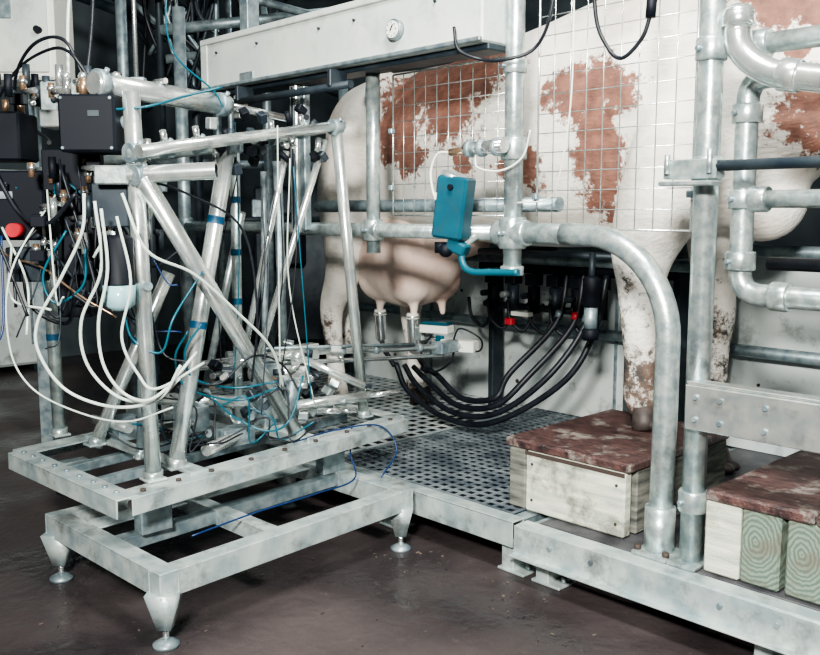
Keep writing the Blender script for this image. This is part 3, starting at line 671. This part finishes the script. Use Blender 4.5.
hc([(-.76,1.20),(-.70,1.05,2.4),(-.60,.98,2.5),(-.50,.86,2.6),(-.42,.74,2.7),(-.40,.60,2.8)],.0042,hosew,2.4)
hc([(-.72,1.24),(-.62,1.20,2.55),(-.50,1.10,2.7),(-.47,.85,2.75),(-.50,.62,2.8)],.0035,rubber,2.45)
hc([(-.80,.90),(-.78,.80),(-.70,.76),(-.66,.86,2.5),(-.6,.98,2.6)],.0035,cyan,2.5)
hc([(-.95,1.1),(-1.02,.98),(-.99,.90),(-.91,.95),(-.9,1.05)],.0035,cyan,2.5)
hc([(-.82,1.42),(-.70,1.43),(-.62,1.47,2.55),(-.53,1.50,2.6)],.0035,cyan,2.45)
hc([(-.66,.80,2.65),(-.70,.72,2.65),(-.68,.62,2.7),(-.55,.56,2.8),(-.42,.60,2.8)],.0035,cyan)
hc([(-.62,.82,2.65),(-.67,.74,2.65),(-.66,.65,2.7),(-.56,.60,2.8),(-.42,.62,2.8)],.0035,cyan)
hc([(-.62,.58,2.75),(-.55,.50,2.8),(-.45,.46,2.8),(-.38,.50,2.8),(-.35,.62,2.9)],.0035,cyan)
hc([(-.72,.66,2.7),(-.60,.62,2.75),(-.5,.70,2.8),(-.42,.66,2.9),(-.36,.56,2.9)],.0035,rubber)
hc([(-.9,1.52,2.55),(-.95,1.62,2.55),(-1.05,1.62,2.6),(-1.15,1.55,2.7),(-1.2,1.44,2.8)],.005,rubber)
hc([(-.86,1.50,2.5),(-.92,1.58,2.5),(-1.02,1.60,2.6),(-1.15,1.56,2.7),(-1.28,1.45,2.8)],.0045,rubber)
hc([(-1.2,1.3,2.6),(-1.1,1.15,2.55),(-1.0,1.12,2.5),(-.9,1.2,2.45)],.006,rubber)
hc([(-1.12,1.0,2.6),(-1.10,.88,2.6),(-1.0,.83,2.6),(-.95,.92,2.55)],.006,rubber)
hc([(-1.22,1.08,2.6),(-1.15,1.02,2.6),(-1.05,1.0,2.55),(-.92,.92,2.5),(-.82,.86,2.5)],.003,brass)
hc([(-1.0,1.5,2.7),(-1.02,1.8,2.8),(-.98,2.2,2.9),(-.9,2.6,3.0)],.005,hosew)
hc([(-.95,1.5,2.7),(-.95,1.8,2.8),(-.99,2.2,2.9),(-1.0,2.6,3.0)],.006,rubber)
hc([(-.55,1.46,2.7),(-.60,1.52,2.8),(-.74,1.65,2.9),(-.78,1.85,3.0),(-.72,2.3,3.1)],.0028,cyan)
random.seed(5)
for i in range(40):
    a=(random.uniform(-1.2,-.75),random.uniform(1.05,1.3),random.uniform(2.48,2.62));e=(a[0]+random.uniform(-.12,.15),a[1]-random.uniform(.1,.4),a[2]+random.uniform(-.1,.15))
    mid=((a[0]+e[0])/2+random.uniform(-.08,.08),min(a[1],e[1])+random.uniform(-.05,.15),(a[2]+e[2])/2)
    hc([a,mid,e],random.choice([.0025,.0035,.0045]),[rubber,rubber,dark,cyan,rubber,bluecab,rubber,hosew][i%8])
for i in range(10):
    a=(random.uniform(-.6,-.35),random.uniform(1.2,1.45),random.uniform(2.85,3.0));e=(a[0]+random.uniform(-.1,.1),random.uniform(.5,.75),a[2]+random.uniform(-.1,.15))
    hc([a,((a[0]+e[0])/2+random.uniform(-.05,.05),(a[1]+e[1])/2,(a[2]+e[2])/2),e],.0022,[rubber,rubber,dark,hosew,cyan][i%5])
for i in range(12):
    a=(random.uniform(-.95,-.45),random.uniform(.45,.60),random.uniform(2.7,2.95));e=(a[0]+random.uniform(.1,.3),random.uniform(.42,.5),a[2]+random.uniform(-.1,.15))
    hc([a,(a[0]+.08,a[1]+random.uniform(-.05,.06),a[2]),((a[0]+e[0])/2,.42,(a[2]+e[2])/2),e],.003,[rubber,rubber,cyan,rubber][i%4])
b.cable([(-2.24,1.27,.225),(-2.26,1.5,.235),(-2.28,1.75,.235),(-2.32,1.95,.235),(-2.40,2.0,.30),(-2.45,2.05,.38)],.003,bluecab)
b.cable([(-2.40,1.75,.385),(-2.42,1.95,.39),(-2.38,2.12,.385),(-2.33,2.16,.30),(-2.28,2.04,.23)],.003,bluecab)
b.done(ROB)

# ------------------------------------------------------------------ background
b=B('control_cabinet')
b.box(V(-1.80,4.25,2.02),(.44,.25,.56),white,RZ,.012);b.box(V(-1.80,4.118,2.02),(.39,.01,.50),paint,RZ,.006)
b.box(V(-1.86,4.11,2.08),(.20,.01,.16),galvd,RZ,.004);b.cyl(V(-1.64,4.12,1.95),V(-1.64,4.08,1.95),.015,black)
b.box(V(-1.80,4.38,1.2),(.06,.05,2.4),galvd,RZ);b.cyl(V(-1.66,4.25,2.3),V(-1.66,4.25,3.4),.018,galvd)
b.cyl(V(-1.9,4.2,1.74),V(-1.9,4.2,1.70),.014,black);b.cyl(V(-1.75,4.2,1.74),V(-1.75,4.2,1.70),.014,black)
b.cable([V(-1.75,4.2,1.72),V(-1.7,4.1,1.55),V(-1.5,3.8,1.45),V(-1.3,3.3,1.4)],.008,rubber)
b.done()
b=B('overhead_pipes')
for (R0,z0,R1,z1,D,r,m) in ((-1.4,2.16,-.3,2.36,5.2,.03,galvd),(-1.4,2.02,-.3,2.22,5.3,.025,galvd),(-1.8,2.5,-.2,2.15,4.8,.022,galvd),(-2.3,2.55,-.4,1.9,5.6,.03,dark),(-1.4,2.32,-.3,2.5,5.0,.02,galvd)):
    b.cyl(V(R0,D,z0),V(R1,D+.4,z1),r,m)
for (R,D,r,za,zb,m) in ((-1.55,5.0,.03,0,3.4,galvd),(-1.40,5.2,.02,1.5,3.4,dark),(-1.3,5.6,.03,0,3.4,dark),(-1.9,6.2,.06,0,3.4,dark),(-1.30,6.2,.03,0,3.4,galvd),(-.98,6.3,.03,0,3.4,galvd),(-1.15,5.9,.02,0,3.4,galvd),(-1.45,4.9,.012,1.2,3.4,alu)):
    b.cyl(V(R,D,za),V(R,D,zb),r,m)
b.cyl(V(-2.0,6.3,1.5),V(-.6,6.6,1.48),.03,galvd);b.cyl(V(-1.9,6.3,1.1),V(-.6,6.6,1.1),.022,dark)
random.seed(41)
for i in range(14):
    R=random.uniform(-1.5,-1.0);b.cable([V(R,5.4,2.9),V(R+random.uniform(-.1,.1),5.3,2.3),V(R+random.uniform(-.3,.3),5.4,random.uniform(1.7,2.1)),V(R+random.uniform(-.4,.4),5.5,2.4)],.012,random.choice([rubber,dark,galvd]))
b.done()
b=B('background_machinery')
b.box(V(-.75,7.2,.75),(.9,.5,1.2),dark,RZ,.02);b.box(V(-.95,6.9,.95),(.3,.2,.4),black,RZ,.02)
b.cyl(V(-.45,6.8,0),V(-.45,6.8,.75),.16,dark,24);b.cyl(V(-.45,6.8,.75),V(-.45,6.8,.8),.10,galvd,24)
b.box(V(-.75,7.2,.075),(1.0,.6,.15),black,RZ,.01)
b.box(V(-1.1,6.8,1.15),(.16,.1,.2),galvd,RZ,.01);b.cyl(V(-1.1,6.8,.0),V(-1.1,6.8,1.1),.02,galvd)
b.done()
b=B('steel_tank_cabinet')
b.box((-6.82,2.15,.75),(.45,1.0,1.4),panelm,None,.02)
for q in (1.75,2.55):b.box((-6.82,q,.025),(.4,.08,.05),dark,None,.005)
b.box((-6.59,2.5,.8),(.01,.02,1.2),galvd,None,.002);b.cyl((-6.59,2.55,.9),(-6.55,2.55,.9),.02,dark)
b.done()

# ------------------------------------------------------------------ lights
def area(n,loc,tgt,size,e,col):
    l=bpy.data.lights.new(n,'AREA');l.shape='RECTANGLE';l.size=size;l.size_y=size*.7;l.energy=e;l.color=col
    o=bpy.data.objects.new(n,l);COL.objects.link(o);o.location=loc
    o.rotation_euler=(Vector(tgt)-Vector(loc)).to_track_quat('-Z','Y').to_euler()
area('flash_softbox',(.35,-1.0,2.3),(-2.0,2.6,.8),.45,375,(1.0,.98,.91))
area('stall_fill_light',(-.9,1.2,3.2),(-1.7,2.8,.8),.7,130,(1.0,.985,.93))  # added fill light, brightens the cow and the right side; no real fixture
area('back_fill_light',(-4.6,4.6,3.3),(-4.6,4.2,0),1.0,14,(.85,.95,1))  # added weak fill that lifts the background, not an actual lamp
w=bpy.data.worlds.new('world');scene.world=w;w.use_nodes=True
w.node_tree.nodes['Background'].inputs[0].default_value=(.40,.60,.85,1);w.node_tree.nodes['Background'].inputs[1].default_value=.2
try: scene.view_settings.look='AgX - Medium High Contrast'
except Exception: pass

cam=bpy.data.cameras.new('camera');co=bpy.data.objects.new('camera',cam);COL.objects.link(co)
cam.sensor_width=36;cam.lens=900/820*36;cam.clip_start=.02
co.location=(0,0,1.15);co.rotation_euler=(math.radians(90-7.28),0,math.radians(46.3))
scene.camera=co
